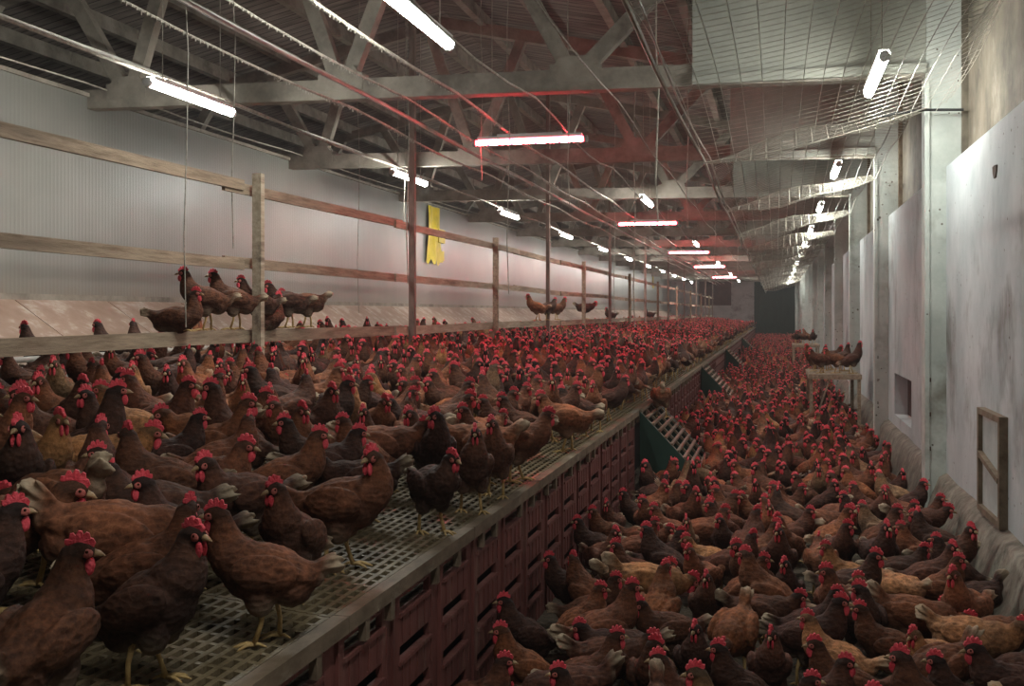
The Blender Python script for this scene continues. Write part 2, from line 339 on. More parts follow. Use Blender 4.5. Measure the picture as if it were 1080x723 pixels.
# framed hatch on the near wall
t = thing('wall_hatch', (1.2, 6.35, .34), 'rust-framed rectangular hatch with pale panels low on the near right wall', 'hatch')
b = MB()
y0, y1, z0, z1 = 6.03, 6.66, .345, .945
for a in ((y0, y0+.04, z0, z1), (y1-.04, y1, z0, z1), (y0+.04, y1-.04, z0, z0+.035), (y0+.04, y1-.04, z1-.035, z1)): b.box(1.155, 1.21, *a)
b.build('hatch_frame', M['frame'], t)
b = MB(); b.box(1.18, 1.198, y0+.04, y1-.04, z0+.035, z1-.035); b.build('hatch_panel', M['hatch'], t)
b = MB(); b.bar((1.165, y0+.03, .6), (1.165, y1-.03, .68), .03, .03); b.build('crossbar', M['frame'], t)
# broken patch of plaster
b = MB(); rr, uu, vv = None, 1049, 181
cx, cy, cz = ray(uu, vv); tt = 1.195/cx
pts = [(1.193, cy*tt+.05*math.cos(a)*(1+.4*math.sin(3*a)), EYE+cz*tt+.05*math.sin(a)*(1+.3*math.cos(2*a))) for a in np.linspace(0, 2*PI, 11)[:-1]]
b.add(pts+[(1.2, p[1], p[2]) for p in pts], [tuple(range(10))]+[(i, (i+1)%10, 10+(i+1)%10, 10+i) for i in range(10)])
k += 1; struct(b.build('trim_%d' % k, M['hole']), 'broken patch in the plaster')

# trusses
for i, y in enumerate(TR):
    nm = thing('roof_truss', (-4, y+.1, 3.3), 'dusty grey roof truss, %s from the camera%s' % (ordn(i), ', just overhead' if i == 0 else ''), 'truss', 'roof trusses across the shed')
    yc = y+.12
    def zc(x): return 3.42-.015*(x+6)
    b = MB(); b.bar((-8.9, yc, zc(-8.9)), (1.1, yc, zc(1.1)), .13, .17)
    b.build('bottom_chord', M['concrete'], nm)
    for x0, x1 in ((-8.95, RIDGE_X), (1.2, RIDGE_X)):
        b = MB(); b.bar((x0, yc, roof_z(x0)-.19), (x1, yc, roof_z(x1)-.19), .12, .14); b.build('top_chord', M['concrete'], nm)
    for xn, arms in ((-7.6, (-8.1, -7.0)), (-5.6, (-6.3, -5.15)), (-3.55, (-4.15, -2.95)), (-1.55, (-2.25, -.6)), (.35, (-.25, 1.0))):
        b = MB(); b.bar((xn-.2, yc, zc(xn)+.06), (xn+.2, yc, zc(xn)+.06), .15, .14)
        b.add([(xn-.26,yc-.07,zc(xn)+.0),(xn+.26,yc-.07,zc(xn)+.0),(xn+.12,yc-.07,zc(xn)+.19),(xn-.12,yc-.07,zc(xn)+.19),
               (xn-.26,yc+.07,zc(xn)+.0),(xn+.26,yc+.07,zc(xn)+.0),(xn+.12,yc+.07,zc(xn)+.19),(xn-.12,yc+.07,zc(xn)+.19)],
              [(0,1,2,3),(7,6,5,4),(3,2,6,7),(1,5,6,2),(0,3,7,4)])
        b.build('gusset', M['concrete'], nm)
        for xa in arms:
            b = MB(); b.bar((xn+(xa-xn)*.1, yc, zc(xn)+.12), (xa, yc, roof_z(xa)-.2), .1, .12); b.build('web_brace', M['concrete'], nm)
# grey boards closing the truss over the aisle
for i, y in enumerate(TR[1:]):
    b = MB(); x0 = -.62 if i % 2 == 0 else -.5
    b.box(x0, 1.065, y+.02, y+.07, 3.27, roof_z(x0)-.3, 0)
    b.box(x0, 1.065, y-.02, y+.02, 3.25, 3.32, 0)
    tag(b.build('partition_board', M['gable']), 'grey-green board above the aisle, hung on the %s truss shown' % ordn(i), 'board', 'boards closing the trusses over the aisle')

# ------------------------------------------------------------ platform
pl = thing('slatted_platform', (-2.6, 0, 0), 'long raised platform with slatted plastic top and maroon crate front', 'platform')
SLOPE = -.1
RAMPS = (8.72, 16.2, 24.2, 36.0)
def gbar_x(b, x, y0, y1, w, h): b.box(x-w/2, x+w/2, y0, y1, deck_z(x)-h, deck_z(x))
y = -1.0; seg = 0
while y < YE-1:
    y1 = min(y+1.2 if y < 14 else y+8, YE-.05)
    if y1-y < .2: break
    b = MB()
    near = y < 14
    px, py = (.034, .062) if near else (.12, .24)
    x = -1.135
    xe = -5.0
    while x > xe:
        gbar_x(b, x, y, y1-.006, .016 if near else .07, .014); x -= px
    yy = y
    while yy < y1-.01:
        w = .016 if near else .12
        b.add([(-1.13,yy,deck_z(-1.13)-.001),(xe,yy,deck_z(xe)-.001),(xe,yy+w,deck_z(xe)-.001),(-1.13,yy+w,deck_z(-1.13)-.001),
               (-1.13,yy,deck_z(-1.13)-.013),(xe,yy,deck_z(xe)-.013),(xe,yy+w,deck_z(xe)-.013),(-1.13,yy+w,deck_z(-1.13)-.013)],
              [(0,1,2,3),(7,6,5,4),(0,4,5,1),(2,6,7,3)])
        yy += py
    b.build('slat_grating', M['grate'], pl)
    y = y1
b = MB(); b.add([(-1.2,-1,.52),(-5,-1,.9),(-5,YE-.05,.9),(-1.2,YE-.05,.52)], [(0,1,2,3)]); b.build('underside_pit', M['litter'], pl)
# crate fronts: 0.86 m panels with slots
def crate_panel(y0, L=.86, near=True):
    b = MB(); X = -1.13; th = .02
    rows = [(.57,.615),(.42,.465),(.27,.315),(.12,.165)]
    slots = [(y0+.06, y0+.34), (y0+.49, y0+.77)]
    zs = 0
    for (a, c) in rows[::-1]:
        b.box(X-th, X, y0, y0+L, zs, a); zs = c
        yy = y0
        for (s0, s1) in slots: b.box(X-th, X, yy, s0, a, c); yy = s1
        b.box(X-th, X, yy, y0+L, a, c)
        if near:
            for (s0, s1) in slots: b.box(X, X+.008, s0-.01, s1+.01, a-.012, a)
    b.box(X-th, X, y0, y0+L, zs, .655)
    if near:
        for yr in (y0, y0+.41): b.box(X, X+.01, yr, yr+.012, 0, .65)
        for q in range(12):
            for (za, zb) in ((.0,.11),(.175,.26),(.325,.41),(.475,.558),(.625,.65)): b.box(X, X+.003, y0+.02+q*.07, y0+.025+q*.07, za, zb)
    return b
y = -.86*2+.6-.05+.0
y = 2.54-.86*4
while y < YE-.9:
    if not any(r-.05 < y+.4 < r+1.2 for r in RAMPS) or y > 40:
        crate_panel(y, near=y < 20).build('crate_panel', M['crate'], pl)
    y += .865
b = MB(); b.box(-1.35, -1.3, -1, YE-.05, 0, .6); b.build('interior_shade_sheet', M['dark'], pl)  # black sheet added behind the slots, painted as the shade inside
# lip with clips
y = -1.0
while y < YE:
    L = 1.2 if y < 14 else 8
    b = MB(); b.box(-1.15, -1.105, y, min(y+L-.006, YE-.05), .645, .69); b.build('edge_lip', M['lip'], pl)
    if y < 14:
        for q in (.12, .32, .75, 1.0):
            b = MB(); b.box(-1.13, -1.108, y+q, y+q+.03, .585, .645); b.build('bracket', M['lip'], pl)
    y += L
# ramps
for i, y in enumerate(RAMPS):
    t = thing('hen_ramp', (-.8, y+.6, 0), 'dark green sided slatted ramp from platform to litter, %s from the camera' % ordn(i), 'ramp', 'slatted ramps down from the platform')
    for s in (0, 1):
        ys_ = y+s*1.2
        b = MB(); b.add([(-1.1,ys_-.015,0),(-.45,ys_-.015,0),(-1.1,ys_-.015,.68),(-1.1,ys_+.015,0),(-.45,ys_+.015,0),(-1.1,ys_+.015,.68)], [(0,1,2),(5,4,3),(0,2,5,3),(1,4,5,2)])
        b.build('side_panel', M['green'], t)
    b = MB()
    for q in range(13):
        f = q/12.5; x = -1.1+.65*f; z = .69-.68*f
        b.box(x-.012, x+.014, y, y+1.2, z-.02, z)
    for yy in (y+.05, y+.4, y+.8, y+1.15): b.bar((-1.1, yy, .66), (-.46, yy, -.005+.0), .03, .02)
    b.build('slats', M['lip'], t)

# nest boxes
def nest(y0):
    t = thing('nest_box', (-5.4, y0+.6, .95), '', 'nest box', 'nest boxes along the ribbed partition')
    b = MB(); V = [(-5.97,y0,1.61),(-5.16,y0,1.09),(-5.16,y0+1.2,1.09),(-5.97,y0+1.2,1.61)]
    b.add(V+[(p[0],p[1],p[2]-.02) for p in V], [(0,1,2,3),(7,6,5,4),(0,4,5,1),(1,5,6,2),(2,6,7,3),(3,7,4,0)]); b.build('sloping_roof', M['nestroof'], t)
    b = MB(); b.box(-5.25, -5.22, y0, y0+1.22, .9, 1.02); b.box(-5.96, -5.22, y0, y0+.02, .6, 1.1); b.build('nest_front', M['wood'], t)
    b = MB()
    for q in range(4): b.box(-5.24, -5.235, y0+.04+q*.3, y0+.28+q*.3, 1.0, 1.11)
    b.build('red_curtain', M['redplastic'], t)
    return t
n0 = nest(-1.29); ts = [n0]
for q in range(1, 51): c = copy_tree(n0); c.location.y += 1.213*q; ts.append(c)
for q, c in enumerate(ts): c['label'] = 'wooden nest box with sloping dusty roof board, %s along the ribbed partition' % ordn(q)
# drinking pipes
for q, (x, z, r) in enumerate(((-4.2, 1.17, .02), (-4.35, 1.1, .014), (-4.7, 1.2, .02))):
    b = MB(); b.tube([(x, yy, z) for yy in np.arange(-1, YE, 3.0)], r, 8)
    nm_ = ['thick grey drinking pipe on front edge below the lower rail', 'thin grey pipe just behind the thick drinking pipe', 'grey perch pipe close to the nest boxes'][q]
    o = b.build('drinking_pipe', M['pipe'], smooth=True); tag(o, nm_, 'pipe', 'pipes before the nest boxes')
    b = MB()
    for yy in np.arange(.5, 40, 2.4): b.bar((x, yy, deck_z(x)), (x, yy, z), .02, .02)
    b.build('pipe_support', M['pipe'], o, loc=None)

# rail fence
fence = thing('rail_fence', (-3.4, 20, .9), 'weathered timber rail fence of three rails nailed to posts and tall poles', 'fence')
RX = -3.4
posts = [3.29+3.05*q for q in range(-1, 19)]
for q, y in enumerate(posts):
    tall = q >= 3 and q % 2 == 1
    b = MB()
    if tall: b.bar((RX+.05, y, .85), (RX+.05, y, 4.9), .055, .055); b.build('tall_pole', M['pole'], fence)
    else: b.bar((RX+.05, y, .85), (RX+.05, y, 2.43), .065, .05); b.build('post', M['wood_pale'] if q == 2 else M['wood'], fence)
for zt, hgt in ((1.385, .085), (1.865, .07), (2.365, .07)):
    y = -1.5; q = 0
    while y < 56:
        L = 3.05*(1.5 if q % 2 else 1); y1 = y+L
        b = MB(); dz = random.uniform(-.012, .012); side = .0 if q % 2 else .018
        b.bar((RX-side, y-.12, zt-hgt/2+dz), (RX-side, y1+.1, zt-hgt/2-dz), .022, hgt)
        b.build('rail', M['wood'] if q % 3 else M['wood_pale'], fence)
        y = y1; q += 1

# yellow sheets
for q, (u, vt, vb, wd, lab) in enumerate(((460, 218, 277, .85, 'large yellow plastic sheet with torn lower edge hung over the ribbed partition'), (689.5, 288, 304, .3, 'narrow yellow plastic strip far along the ribbed partition'))):
    cx, cy, cz = ray(u, vt); t_ = -5.93/cx; yc = cy*t_; zt = min(EYE+cz*t_, 3.5); zb = EYE+ray(u, vb)[2]*t_
    b = MB(); V = []; n = 8
    for j in range(9):
        for i in range(n+1):
            f = i/n; z = zt+(zb-zt)*j/8*(1+.06*math.sin(i*2.3))
            x = -5.972+.02*math.sin(f*9+j*.5)+.02*j/8; V.append((x, yc+(f-.5)*wd*(.75+.3*j/8), z))
    b.add(V, [(j*(n+1)+i, j*(n+1)+i+1, (j+1)*(n+1)+i+1, (j+1)*(n+1)+i) for j in range(8) for i in range(n)])
    if q == 0: b.box(-5.98, -5.93, yc+wd*.2, yc+wd*.62, zb+.38, zb+.62); b.add([(-5.95,yc+.1,zb+.2),(-5.94,yc+.5,zb+.24),(-5.94,yc+.5,zb+.06),(-5.95,yc+.1,zb-.02)],[(0,1,2,3)])
    tag(b.build('yellow_sheet', M['yellow']), lab, 'plastic sheet')

# ------------------------------------------------------------ lamps
def lamp(x, y, z, red=False, L=1.15, rot=0):
    t = thing('red_lamp' if red else 'fluorescent_lamp', (x, y, z), '', 'lamp', 'red tube lamps slung across the shed' if red else 'white fluorescent lamps', rot)
    hw = L/2
    b = MB(); b.box(-.035, .035, -hw+.02, hw-.02, .025, .05); b.box(-.012, .012, -hw*.6, hw*.6, .05, .07)
    b.build('housing', M['housing'], t, loc=(0,0,0))
    b = MB()
    if red:
        b.tube([(0, -hw, 0), (0, hw, 0)], .022, 10, 0)
    else:
        prof = [(.034,.026),(.034,0),(.024,-.022),(0,-.03),(-.024,-.022),(-.034,0),(-.034,.026)]
        V = [(p[0], yy, p[1]) for yy in (-hw, hw) for p in prof]; n = 7
        b.add(V, [(i, i+1, n+i+1, n+i) for i in range(n-1)]+[tuple(range(n))[::-1], tuple(range(n, 2*n))])
    b.build('tube', M['red_tube'] if red else M['white_tube'], t, loc=(0,0,0))
    if red:
        b = MB()
        for q in range(9):
            yy = -hw+.06+q*(L-.12)/8; b.tube([(0, yy-.04, -.002), (0, yy+.04, -.002)], .0235, 8)
        b.build('bright_core', M['red_filament'], t, loc=(0,0,0))
    for s in (-1, 1):
        b = MB(); b.tube([(0, s*(hw-.0), 0), (0, s*(hw+.03), 0), (0, s*(hw+.035), 0)], [.034, .034, .02], 10); b.build('end_cap', M['housing'] if not red else M['metal'], t, loc=(0,0,0))
    zr = roof_z(x)-z-.01
    for s in (-1, 1):
        b = MB(); b.tube([(0, s*hw*.7, .06), (0, s*hw*.7, zr)], .004, 4); b.build('hanger', M['cord'], t, loc=(0,0,0))
    return t
w1 = [7.1+4.85*q for q in range(11)]
lamp(-.2, 1.3, 3.2)['label'] = 'white fluorescent lamp over the aisle, out of the picture above the viewer'
for i, y in enumerate(w1): lamp(-4.3, y, 3.13)['label'] = 'white fluorescent lamp in the row near the ribbed partition, %s from the camera' % ordn(i)
for i, y in enumerate([5.55+9.9*q for q in range(6)]): lamp(-1.95 if i == 0 else -1.85, y, 3.15)['label'] = 'white fluorescent lamp in the middle row under the ridge, %s from the camera' % ordn(i)
for i, y in enumerate([7.35, 12.1, 16.3, 20.6, 25, 29.4, 34, 38.6, 43.2, 48, 53, 58]): lamp(.65, y, 3.08, L=1.0 if i else 1.1)['label'] = 'white fluorescent lamp above the aisle, %s from the camera' % ordn(i)
for i, y in enumerate([9.15, 18.1, 27, 35.5, 46]): lamp(-2.15, y, 3.05, True, 1.0, PI/2)['label'] = 'glowing red tube lamp hung crosswise, %s from the camera' % ordn(i)

# ------------------------------------------------------------ cables, pipes, cords
def cable(x, z, r, lab, mat='cord', sag=.05, fringe=False, y0=-1, y1=YE-.5, cat='cable', name='overhead_cable'):
    b = MB(); pts = []
    for yy in np.arange(y0, y1, .8):
        f = ((yy-.1) % 4)/4; pts.append((x+.01*math.sin(yy), yy, z-sag*4*f*(1-f)))
    b.tube(pts, r, 6)
    if fringe:
        for yy in np.arange(y0, 22, .045):
            f = ((yy-.1) % 4)/4; zz = z-sag*4*f*(1-f); L = random.uniform(.008, .03)
            b.bar((x, yy, zz), (x+random.uniform(-.006,.006), yy, zz-L), .006, .006)
    tag(b.build(name, M[mat]), lab, cat, 'lines running the length of the shed')
cable(-3.1, 3.2, .018, 'pale thick pipe running lengthwise above the rails', 'pipe', .01, cat='pipe', name='overhead_pipe')
cable(-2.85, 3.22, .009, 'thin cable just right of the thick overhead pipe', sag=.05, fringe=True)
cable(-3.3, 3.16, .009, 'dust-fringed cable left of the thick overhead pipe', fringe=True)
cable(-2.45, 3.25, .012, 'dust-fringed cable over the middle of the platform', fringe=True)
cable(-1.8, 3.19, .008, 'thin sagging power cable linking the middle lamps', sag=.12)
cable(-4.5, 3.3, .014, 'grey cable beside the left lamp row', sag=.03)
cable(-5.3, 3.62, .014, 'grey pipe high above the ribbed partition', 'pipe', .02, cat='pipe', name='overhead_pipe')
cable(-1.15, 3.1, .006, 'thin wire left of the netting', sag=.06)
cable(-.53, 2.65, .012, 'thick rope carrying the inner edge of the netting', 'wire', .03, y0=0)
cable(-.49, 2.68, .006, 'thin wire twisted along the netting rope', 'wire', .06, y0=0)
cable(-5.8, 3.5, .008, 'thin wire along the top of the ribbed partition', sag=.03)
def drop(u, v0, v1, x=None, t_=None, lab='', r=.004, mat='cord'):
    cx, cy, cz = ray(u, v0); t_ = t_ or x/cx
    X, Y = cx*t_, cy*t_; z0 = roof_z(X)+.01; z1 = EYE+ray(u, v1)[2]*t_
    b = MB(); n = 7
    b.tube([(X+.012*math.sin(i*1.9), Y+.012*math.cos(i*1.3), z0+(z1-z0)*i/n) for i in range(n+1)], r, 5)
    tag(b.build('hanging_cord', M[mat]), lab, 'cord', 'cords hanging from the roof')
drop(196, 0, 345, x=-3.3, lab='dark cord hanging before the perched hens, left of the pair')
drop(246, 0, 262, x=-3.5, lab='pale cord ending beside the first rail post')
drop(430, 28, 300, x=-3.3, r=.006, lab='bright white cord slanting down past the tall pole')
drop(378, 100, 330, x=-4.2, lab='thin cord hanging left of the first tall pole', r=.003)
drop(427, 100, 250, x=-4.4, lab='thin cord beside the upper part of the first tall pole', r=.003)
drop(536, 150, 310, x=-2.2, lab='thin cord hanging below the nearest red lamp', r=.004)
drop(600, 150, 215, x=-1.7, lab='short red-lit cord at the right end of the nearest red lamp', r=.004)
drop(508, 155, 190, x=-2.65, lab='short red-lit cord at the left end of the nearest red lamp', r=.004)
drop(669, 200, 345, x=-1.7, lab='white cord hanging from the middle lamp row', r=.008)
drop(693, 130, 235, x=-.9, lab='knotted cord hanging near the netting rope', r=.007)
drop(725, 170, 240, x=-.8, lab='straight cord hanging under the netting rope', r=.006)
drop(778, 240, 290, x=-1.0, lab='cord with loop far along the netting rope', r=.012)
drop(754, 210, 300, x=-1.1, lab='long thin cord far along the aisle', r=.006)
drop(648, 200, 330, x=-2.6, lab='thin cord hanging between the second red lamp and the fence', r=.006)

b = MB(); b.bar((-6.55, 6.9, 3.3), (-6.55, 6.9, roof_z(-6.55)), .07, .06); b.bar((-6.55, 6.9, 3.3), (-6.05, 6.9, 3.3), .07, .06)
tag(b.build('roof_strut', M['pole']), 'short reddish timber strut above the partition, left of the first lamp', 'strut')
# netting, bay by bay
def net(y0, y1, label, first=False):
    b = MB(); XL, XR = -.52, 1.05
    def P(x, y):
        f = (y-y0)/(y1-y0); g = max(0, min(1, (x-XL)/(XR-XL)))
        zb = 2.65+.34*g-.05*math.sin(PI*g)
        if first: return (x, y, zb+.10*math.sin(PI*f)-.02)
        r = min(1, f/.2)                       # the sheet climbs steeply at first, then sags back to the next truss
        h = (.05+.20*math.sin(PI*(.12+.8*g)))*math.sin(PI/2*r) if f < .2 else (.05+.20*math.sin(PI*(.12+.8*g)))*(1-((f-.2)/.8)**1.5)
        return (x, y+.05*math.sin(5*g+y0), zb+h+.02*math.sin(7*x+3*y)-.02)
    xs = np.linspace(XL, XR, 15); cell = .115 if first else (.10 if y0 < 30 else .2)
    ysn = np.concatenate([np.arange(y0, y0+.8, .045), np.arange(y0+.8, y1+.001, cell)]) if not first and y0 < 30 else np.arange(y0, y1+.001, cell)
    rw = .0022 if first else (.0034 if y0 < 20 else .006)
    for x in xs: b.tube([P(x, y) for y in np.concatenate([np.linspace(y0, y0+.8, 6), np.linspace(y0+1, y1, 10)])], rw*(1 if first else 1.25), 3, caps=False)
    for y in ysn: b.tube([P(x, y) for x in np.linspace(XL, XR, 9)], rw*.7, 3, caps=False)
    if first:      # the free side curls up outside the pillar line
        e = lambda x, y: (x+.03*math.sin(y*2), y, P(1.05, y)[2]+(x-1.05)*.9-.05*max(0, y-6))
        for x in (1.1, 1.16, 1.2): b.tube([e(x, y) for y in np.linspace(max(y0, 4.4), y1-.1, 12)], rw, 3, caps=False)
        for y in ysn[ysn > 4.4]: b.tube([P(1.05, y), e(1.2, y)], rw*.7, 3, caps=False)
    b.tube([P(x, y1) for x in np.linspace(XL, XR, 9)], .005 if y0 < 20 else .01, 5)
    tag(b.build('wire_netting', M['wire']), label, 'netting', 'wire netting slung over the aisle')
for i in range(len(TR)-2):
    net(TR[i] if i else 3.6, TR[i+1]-(.03 if i else .12), 'sagging wire netting over the aisle, %s stretch from the camera' % ordn(i), i == 0)
b = MB(); b.tube([(.75, 8.02, 2.93), (.9, 8.0, 2.95), (1.05, 8.0, 2.96), (1.3, 8.0, 2.95)], .01, 6); tag(b.build('tie_rod', M['black']), 'black twisted rod holding the netting at the nearest pillar', 'rod')

# ------------------------------------------------------------ perch tables
def table(x0, x1, y0, y1, z, label):
    t = thing('perch_table', ((x0+x1)/2, (y0+y1)/2, 0), label, 'table', 'slatted perch tables by the right wall')
    b = MB()
    for yy in np.arange(y0, y1, .055): b.box(x0, x1, yy, yy+.03, z-.02, z)
    b.build('slatted_top', M['wood_pale'], t)
    b = MB(); b.box(x0, x1, y0-.02, y0, z-.06, z); b.box(x0, x1, y1, y1+.02, z-.06, z); b.box(x0, x0+.02, y0, y1, z-.06, z-.02); b.box(x1-.02, x1, y0, y1, z-.06, z-.02); b.build('apron', M['wood'], t)
    for x in (x0+.03, x1-.03):
        for y in (y0+.02, y1-.02):
            b = MB(); b.bar((x, y, 0), (x, y, z-.02), .04, .04); b.build('leg', M['wood'], t)
    b = MB(); b.bar((x0+.03, y0, .02), (x0+.25, y0, z-.06), .025, .02); b.build('brace', M['wood'], t)
table(.40, 1.03, 13.5, 14.75, .74, 'slatted wooden perch table loaded with brown hens, nearer of the two')
table(.40, 1.03, 26.0, 27.5, .74, 'slatted wooden perch table far down the aisle, farther of the two')
# ------------------------------------------------------------ hens
def lerp(a, b, t): return a+(b-a)*t
def bez(p0, p1, p2, p3, t):
    return p0*(1-t)**3+p1*3*t*(1-t)**2+p2*3*t*t*(1-t)+p3*t**3
def hen_spine(pitch, head, hyaw, hpitch, hip):
    """list of (centre, half width, half height, tag 0..1) from tail root to beak root"""
    Rp = Matrix.Rotation(-pitch, 3, 'Y'); H = Vector((0, 0, hip)); S = []
    for x, z, w, h, s in ((-.140,.030,.020,.026,.0),(-.125,.022,.034,.040,.05),(-.097,.010,.052,.060,.12),(-.064,.0,.066,.076,.2),(-.027,-.006,.075,.086,.28),
                          (.010,-.008,.078,.089,.36),(.045,-.002,.073,.084,.44),(.073,.012,.062,.070,.5)):
        S.append((H+Rp@Vector((x, 0, z)), w, h, s))
    Hd = Vector(head); f = Vector((math.cos(hyaw)*math.cos(hpitch), math.sin(hyaw)*math.cos(hpitch), math.sin(hpitch)))
    up = Vector((-math.cos(hyaw)*math.sin(hpitch), -math.sin(hyaw)*math.sin(hpitch), math.cos(hpitch)))
    p0 = S[-1][0]; p1 = p0+Rp@Vector((.05, 0, .02)); p3 = Hd-f*.020-up*.006; p2 = p3-up*.05-f*.006
    for t, w in ((.18,.064),(.36,.057),(.54,.048),(.72,.039),(.88,.031)):
        S.append((bez(p0, p1, p2, p3, t), w, w*1.06, .5+.35*t))
    S.append((p3, .0255, .027, .9))
    S.append((Hd-f*.004+up*.002, .0235, .025, .94)); S.append((Hd+f*.014, .019, .021, .97)); S.append((Hd+f*.026-up*.003, .012, .013, 1.0))
    return S, Hd, f, up, Rp, H
def loft(b, S, n, mi=0):
    C = [s[0] for s in S]; V = []; Fc = []
    T = [(C[min(i+1, len(C)-1)]-C[max(i-1, 0)]).normalized() for i in range(len(C))]
    U = Vector((0,0,1)); U = (U-T[0]*U.dot(T[0])).normalized()
    for i, s in enumerate(S):
        U = (U-T[i]*U.dot(T[i])).normalized(); R = T[i].cross(U)
        for k in range(n):
            a = 2*PI*k/n; V.append(s[0]+R*math.cos(a)*s[1]+U*math.sin(a)*s[2])
    m = len(S)
    for i in range(m-1):
        for k in range(n): Fc.append((i*n+k, i*n+(k+1)%n, (i+1)*n+(k+1)%n, (i+1)*n+k))
    Fc += [tuple(range(n))[::-1], tuple((m-1)*n+k for k in range(n))]
    b.add(V, Fc, mi)
def orient(v):      # hens are built facing +x
    return v
def tail_parts(b, Rp, H, lift=.5, n=8, lod=0):
    root = H+Rp@Vector((-.115, 0, .032))
    for k in range(n):
        a = lift+(k-(n-1)/2)*.085; yaw = ((k*37) % 7-3)*.055
        L = .122-.012*abs(k-(n-1)/2)*.5
        d = Rp@Vector((-math.cos(a)*math.cos(yaw), math.sin(yaw), math.sin(a)))
        Rm = d.to_track_quat('X', 'Y').to_matrix()
        b.ell(root+d*L*.45, (L*.62, .0085, .017), Rm, 8 if not lod else 4, 5 if not lod else 3)
def comb_geo(b, Hd, f, up, sc=1.0, tilt=0, thick=.0055, mi=0):
    side = f.cross(up)
    prof = [(.027,.012),(.031,.022),(.024,.033),(.018,.034),(.014,.046),(.007,.049),(.001,.042),(-.004,.051),(-.012,.052),(-.017,.040),(-.023,.046),(-.030,.044),(-.032,.031),(-.041,.029),(-.040,.018),(-.030,.013),(0,.017),(.015,.015)]
    n = len(prof); V = []
    for s in (-1, 1):
        for (x, z) in prof: V.append(Hd+f*x*sc+up*(z*sc)+side*(s*thick*sc+(z*tilt*sc)+.0015*math.sin(x*300)))
    V += [Hd+f*(-.006)*sc+up*.026*sc+side*(thick*1.5*sc*s+.026*tilt*sc) for s in (-1, 1)]
    Fc = [(i, (i+1)%n, n+(i+1)%n, n+i) for i in range(n)]
    Fc += [(2*n, (i+1)%n, i) for i in range(n)]+[(2*n+1, n+i, n+(i+1)%n) for i in range(n)]
    b.add(V, Fc, mi)
def wattle_geo(b, Hd, f, up, sc=1.0, mi=0):
    side = f.cross(up)
    for s in (-1, 1):
        Rm = Matrix((f, side, up)).transposed()
        b.ell(Hd+f*.017*sc-up*.029*sc+side*s*.009, (.0105*sc, .005*sc, .018*sc), Rm, 8, 6, mi)
        b.ell(Hd+f*.012+side*s*.0188-up*.001, (.013, .0038, .0105), Rm, 8, 5, mi+1)     # bare face skin
def leg_geo(b, hipp, foot, mi=0, lod=0, yaw=0.0):
    hipp = Vector(hipp); foot = Vector(foot)
    an = foot+Vector((0, 0, .008)); kn = hipp
    b.tube([kn, lerp(kn, an, .5)+Vector((-.006, 0, 0)), an], [.0085, .0068, .0075], 6 if not lod else 3, mi)
    if lod: return
    for a, L in ((0, .052), (.55, .044), (-.55, .044), (PI-.2, .026)):
        a += yaw; d = Vector((math.cos(a), math.sin(a), 0))
        b.tube([an, an+d*L*.5+Vector((0,0,.003)), an+d*L+Vector((0,0,-.003)), an+d*(L+.01)+Vector((0,0,-.007))], [.0065, .0052, .0042, .0015], 5, mi)

#        pitch  head (x,y,z)         hyaw  hpitch hip  tail  sit
POSES = {
 'alert':    (.26, (.135,  .00, .365), .0,  -.05, .205, .55, 0),
 'left':     (.26, (.120,  .02, .360), 1.1, -.08, .205, .55, 0),
 'right':    (.28, (.120, -.02, .360), -1.1,-.08, .205, .50, 0),
 'relaxed':  (.14, (.145,  .01, .320), .25, -.15, .200, .35, 0),
 'back':     (.18, (.095, -.03, .350), -2.0,-.05, .205, .50, 0),
 'upright':  (.52, (.110,  .00, .372), -.3, -.05, .205, .15, 0),
 'stretch':  (.50, (.110,  .01, .420), .4,   .02, .210, .05, 0),
 'low':      (-.22,(.205,  .02, .190), .15, -.65, .200, .60, 0),
 'sit':      (.05, (.120, -.01, .240), -.25,-.05, .082, .30, 1),
 'lean':     (-.06,(.190,  .00, .275), -.1, -.25, .200, .45, 0),
}
PN = list(POSES)
def remeshed(b, voxel, smooth_it):
    me = b.mesh('tmp', M['hen']); o = bpy.data.objects.new('tmp', me); COL.objects.link(o)
    r = o.modifiers.new('r', 'REMESH'); r.mode = 'VOXEL'; r.voxel_size = voxel; r.use_smooth_shade = True
    s = o.modifiers.new('s', 'SMOOTH'); s.factor = .5; s.iterations = smooth_it
    dg = bpy.context.evaluated_depsgraph_get(); dg.update()
    out = bpy.data.meshes.new_from_object(o.evaluated_get(dg), depsgraph=dg)
    bpy.data.objects.remove(o); return out
def np_mesh(me):
    n = len(me.vertices); co = np.empty(n*3, np.float32); me.vertices.foreach_get('co', co); co = co.reshape(-1, 3)
    fs = [tuple(p.vertices) for p in me.polygons]; return co, fs
def region_cols(co, S, H, Rp):
    C = np.array([list(s[0]) for s in S]); R = np.array([max(s[1], s[2]) for s in S]); tg = np.array([s[3] for s in S])
    d = np.linalg.norm(co[:, None, :]-C[None], axis=2)/R[None]; t = tg[np.argmin(d, axis=1)]
    Ri = np.array(Rp.transposed()); loc = (co-np.array(H))@Ri.T
    scal = np.clip(1-np.abs(t-.25)*1.6, 0, 1)*np.clip((loc[:, 2]+.05)/.06, .15, 1)       # scalloped back and wings
    gold = np.clip(1-np.abs(t-.72)*5.5, 0, 1)*.75+np.clip(1-np.abs(t-.3)*4, 0, 1)*np.clip(loc[:,2]/.08, 0, 1)*.35
    pale = np.clip((-.155-loc[:, 0])/.05, 0, 1)*1.6+np.clip((-loc[:, 2]-.045)/.05, 0, 1)*np.clip((.02-loc[:, 0])/.1, 0, 1)*.9
    return np.stack([scal, gold, np.clip(pale, 0, 1.6), np.ones_like(pale)], 1).astype(np.float32)
HEN = {}
